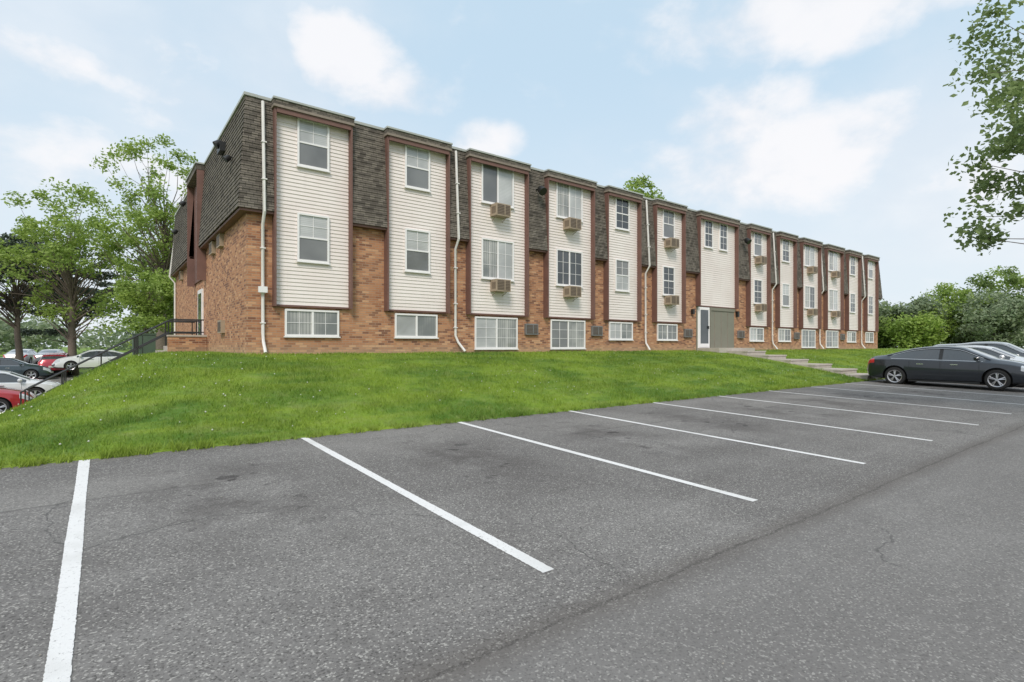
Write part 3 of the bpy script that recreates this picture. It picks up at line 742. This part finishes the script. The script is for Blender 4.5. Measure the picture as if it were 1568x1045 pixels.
tree('pine_tree',(-2.0,60,G(-2,60)),(-2.4,60,6.2),(3.5,3.5,3.6),50,200,.30,1.0,.22,L_pine,14,flat=.35)
# behind the building
tree('maple_tree',(46,37.5,1.3),(45.6,37.5,14.6),(3.3,3.0,4.6),75,90,.40,.85,.3,L_spring,21,extra=[(43.6,37,17.4),(44.2,37,17.9),(45,37,18.9),(46.2,37,19.5),(47,37,18.9),(48.4,37,17.6),(47.6,37,18.2)])
# right small tree + bush mass
tree('small_tree',(76,30,G(76,30)),(76,30,4.0),(1.6,1.6,3.0),30,120,.35,.7,.16,L_far,23)
for i,(x,y,zc,rx,rz) in enumerate(((84,24,3.6,4.5,3.4),(88,21,4.4,5.0,4.4),(93,17,4.9,5.5,4.4),(86,16,3.4,4.5,3.4),(98,14,5.2,6,5.0),(93,9,4.0,5,4.2),(104,8,5,6,5),(80,22,2.0,2.8,2.2),(82,27,2.6,3,2.6))):
    g0=G(x,y); tree('leafy_shrub',(x,y,g0),(x,y,g0+zc),(rx,rx,rz),80,150,.42,1.3,.22,(L_far,L_spring,L_dark)[i%3],30+i,limb=.4)
# near tree, trunk right of frame
rr=random.Random(4); ex=[]
for z0,n_,xx in ((3.9,2,14.3),(4.4,4,13.9),(5.0,6,13.4),(5.8,8,13.2),(6.6,7,13.4),(7.3,5,13.8),(8.1,4,14.3)):
    for _ in range(n_): ex.append((xx+rr.uniform(-.2,1.8),3.0-rr.uniform(0,1.5),z0+rr.uniform(-.35,.35)))
tree('shade_tree',(17.5,-6.2,-.18),(16.4,-2.2,7.3),(5.5,5.2,3.6),120,125,.125,.48,.26,L_near,41,shell=.5,flat=.75,extra=ex,aspect=.65)
# distant trees
rs=np.random.RandomState(77)
az=np.concatenate([rs.uniform(-25,100,420)]); dist=rs.uniform(150,230,len(az)); 
cx=np.sin(np.radians(az))*dist; cy=np.cos(np.radians(az))*dist
h=3+3.5*np.abs(np.sin(az*.35))+rs.uniform(0,2.5,len(az)); cz=rs.uniform(.2,1,len(az))*h
V,F=leafcloud(rs,np.stack([cx,cy,cz],-1),np.full(len(az),4.0),110,1.3,.8)
npmesh('distant_trees',V,F,L_far)
# distant house
M_roofb=simple('brown_roof',(0.13,0.09,0.07),.9)
def house(x,y,w,d,h,rh,wm):
    E=empty('distant_house',(x,y,float(ground_z(x,y))-.2)); m=MB(); m.box(-w/2,w/2,-d/2,d/2,0,h,wm)
    for q in range(int(w//3)): m.box(-w/2+1+q*3,-w/2+2.2+q*3,-d/2-.02,-d/2+.01,1,2.3,G_dk)
    m.build('walls',E); m=MB()
    m.add([(-w/2-.4,-d/2-.4,h+.003),(w/2+.4,-d/2-.4,h+.003),(w/2+.4,d/2+.4,h+.003),(-w/2-.4,d/2+.4,h+.003),(-w/2-.4,0,h+rh),(w/2+.4,0,h+rh)],
      [(0,1,5,4),(2,3,4,5),(0,4,3),(1,2,5),(3,2,1,0)],M_roofb); m.build('roof',E)
house(-22,120,15,9,2.6,1.9,M_brick)

# ------------------------------------------------------------------ sky / light
w=bpy.data.worlds.new('World'); sc.world=w; w.use_nodes=True; nt=w.node_tree; bg=nt.nodes['Background']
sky=N(nt,'ShaderNodeTexSky',sky_type='NISHITA'); sky.sun_disc=False; sky.sun_elevation=R(48); sky.sun_rotation=R(225); sky.air_density=1.0; sky.dust_density=1.5; sky.ozone_density=1.0
tc=N(nt,'ShaderNodeTexCoord').outputs['Generated']; s=N(nt,'ShaderNodeSeparateXYZ',{0:tc})
azn=M(nt,'MULTIPLY',M(nt,'ARCTAN2',s.outputs[0],s.outputs[1]),57.29578)
eln=M(nt,'MULTIPLY',M(nt,'ARCSINE',s.outputs[2]),57.29578)
acc=None
for (a_,e_,ra,re,k) in ((19.5,27.0,6,3.8,1.1),(25,24.5,6,2.8,1),(63,17.0,13,4.2,1.0),(60,21,6,3.6,1),(72,18,7,3.5,.9),(68,29.0,18,3.4,1.1),(5,23,4.5,5.5,.8),(-4,22,8,1.8,.8),(34.4,21,4,2.0,.85),(0,14,10,4.5,.7),(76,13,7,2.5,.7),(100,22,14,6,1),(-40,25,16,7,1),(150,30,25,8,1),(220,28,30,9,1),(290-360,30,20,8,1),(45,45,25,6,.8),(28,15,8,2.5,.5),(52,12,14,2.5,.5)):
    dx=M(nt,'DIVIDE',M(nt,'SUBTRACT',azn,float(a_)),float(ra)); de=M(nt,'DIVIDE',M(nt,'SUBTRACT',eln,float(e_)),float(re))
    q=M(nt,'SUBTRACT',1.0,M(nt,'MULTIPLY',M(nt,'ADD',M(nt,'MULTIPLY',dx,dx),M(nt,'MULTIPLY',de,de)),0.5),clamp=True)
    q=M(nt,'MULTIPLY',q,float(k)); acc=q if acc is None else M(nt,'MAXIMUM',acc,q)
mp=N(nt,'ShaderNodeVectorMath',{0:tc,1:(1,1,1.5)},operation='MULTIPLY').outputs[0]
nz=N(nt,'ShaderNodeTexNoise',{'Vector':mp,'Scale':6.5,'Detail':8.0,'Roughness':0.55,'Distortion':0.1}).outputs[0]
cl=RAMP(nt,M(nt,'ADD',acc,M(nt,'MULTIPLY',M(nt,'SUBTRACT',nz,0.5),2.8)),0.22,1.2)
nz2=N(nt,'ShaderNodeTexNoise',{'Vector':mp,'Scale':2.4,'Detail':6.0,'Roughness':0.5}).outputs[0]
thin=M(nt,'MULTIPLY',RAMP(nt,nz2,0.38,0.66),0.48)
cl=M(nt,'MAXIMUM',cl,thin)
haze=RAMP(nt,eln,28.0,2.0)
base=MIX(nt,0.84,sky.outputs[0],(6.0,7.75,9.2))
base=MIX(nt,M(nt,'MULTIPLY',haze,0.72),base,(7.9,8.4,8.8))
shade=MIX(nt,RAMP(nt,nz,0.38,0.62),(8.2,8.3,8.7),(9.5,9.25,9.3))
col=MIX(nt,M(nt,'MULTIPLY',cl,0.82),base,shade)
nt.links.new(col,bg.inputs[0]); bg.inputs[1].default_value=0.107
sd=bpy.data.lights.new('sun','SUN'); sd.energy=2.6; sd.angle=R(18); sd.color=(1,.93,.85); so=bpy.data.objects.new('sun',sd); link(so)
d=Vector((math.cos(R(45))*.66,math.cos(R(45))*.75,-math.sin(R(45)))); so.rotation_euler=d.to_track_quat('-Z','Y').to_euler(); so.location=(-20,-20,30)
# ------------------------------------------------------------------ camera
cd=bpy.data.cameras.new('camera'); cam=link(bpy.data.objects.new('camera',cd)); cd.sensor_width=36; cd.lens=18.85; cd.shift_y=0.0048
cam.location=(0,0,1.6); cam.rotation_euler=(R(90),0,R(-37.46)); cd.clip_start=.05; cd.clip_end=3000; sc.camera=cam
sc.view_settings.view_transform='Standard'; sc.view_settings.look='None'; sc.view_settings.exposure=0
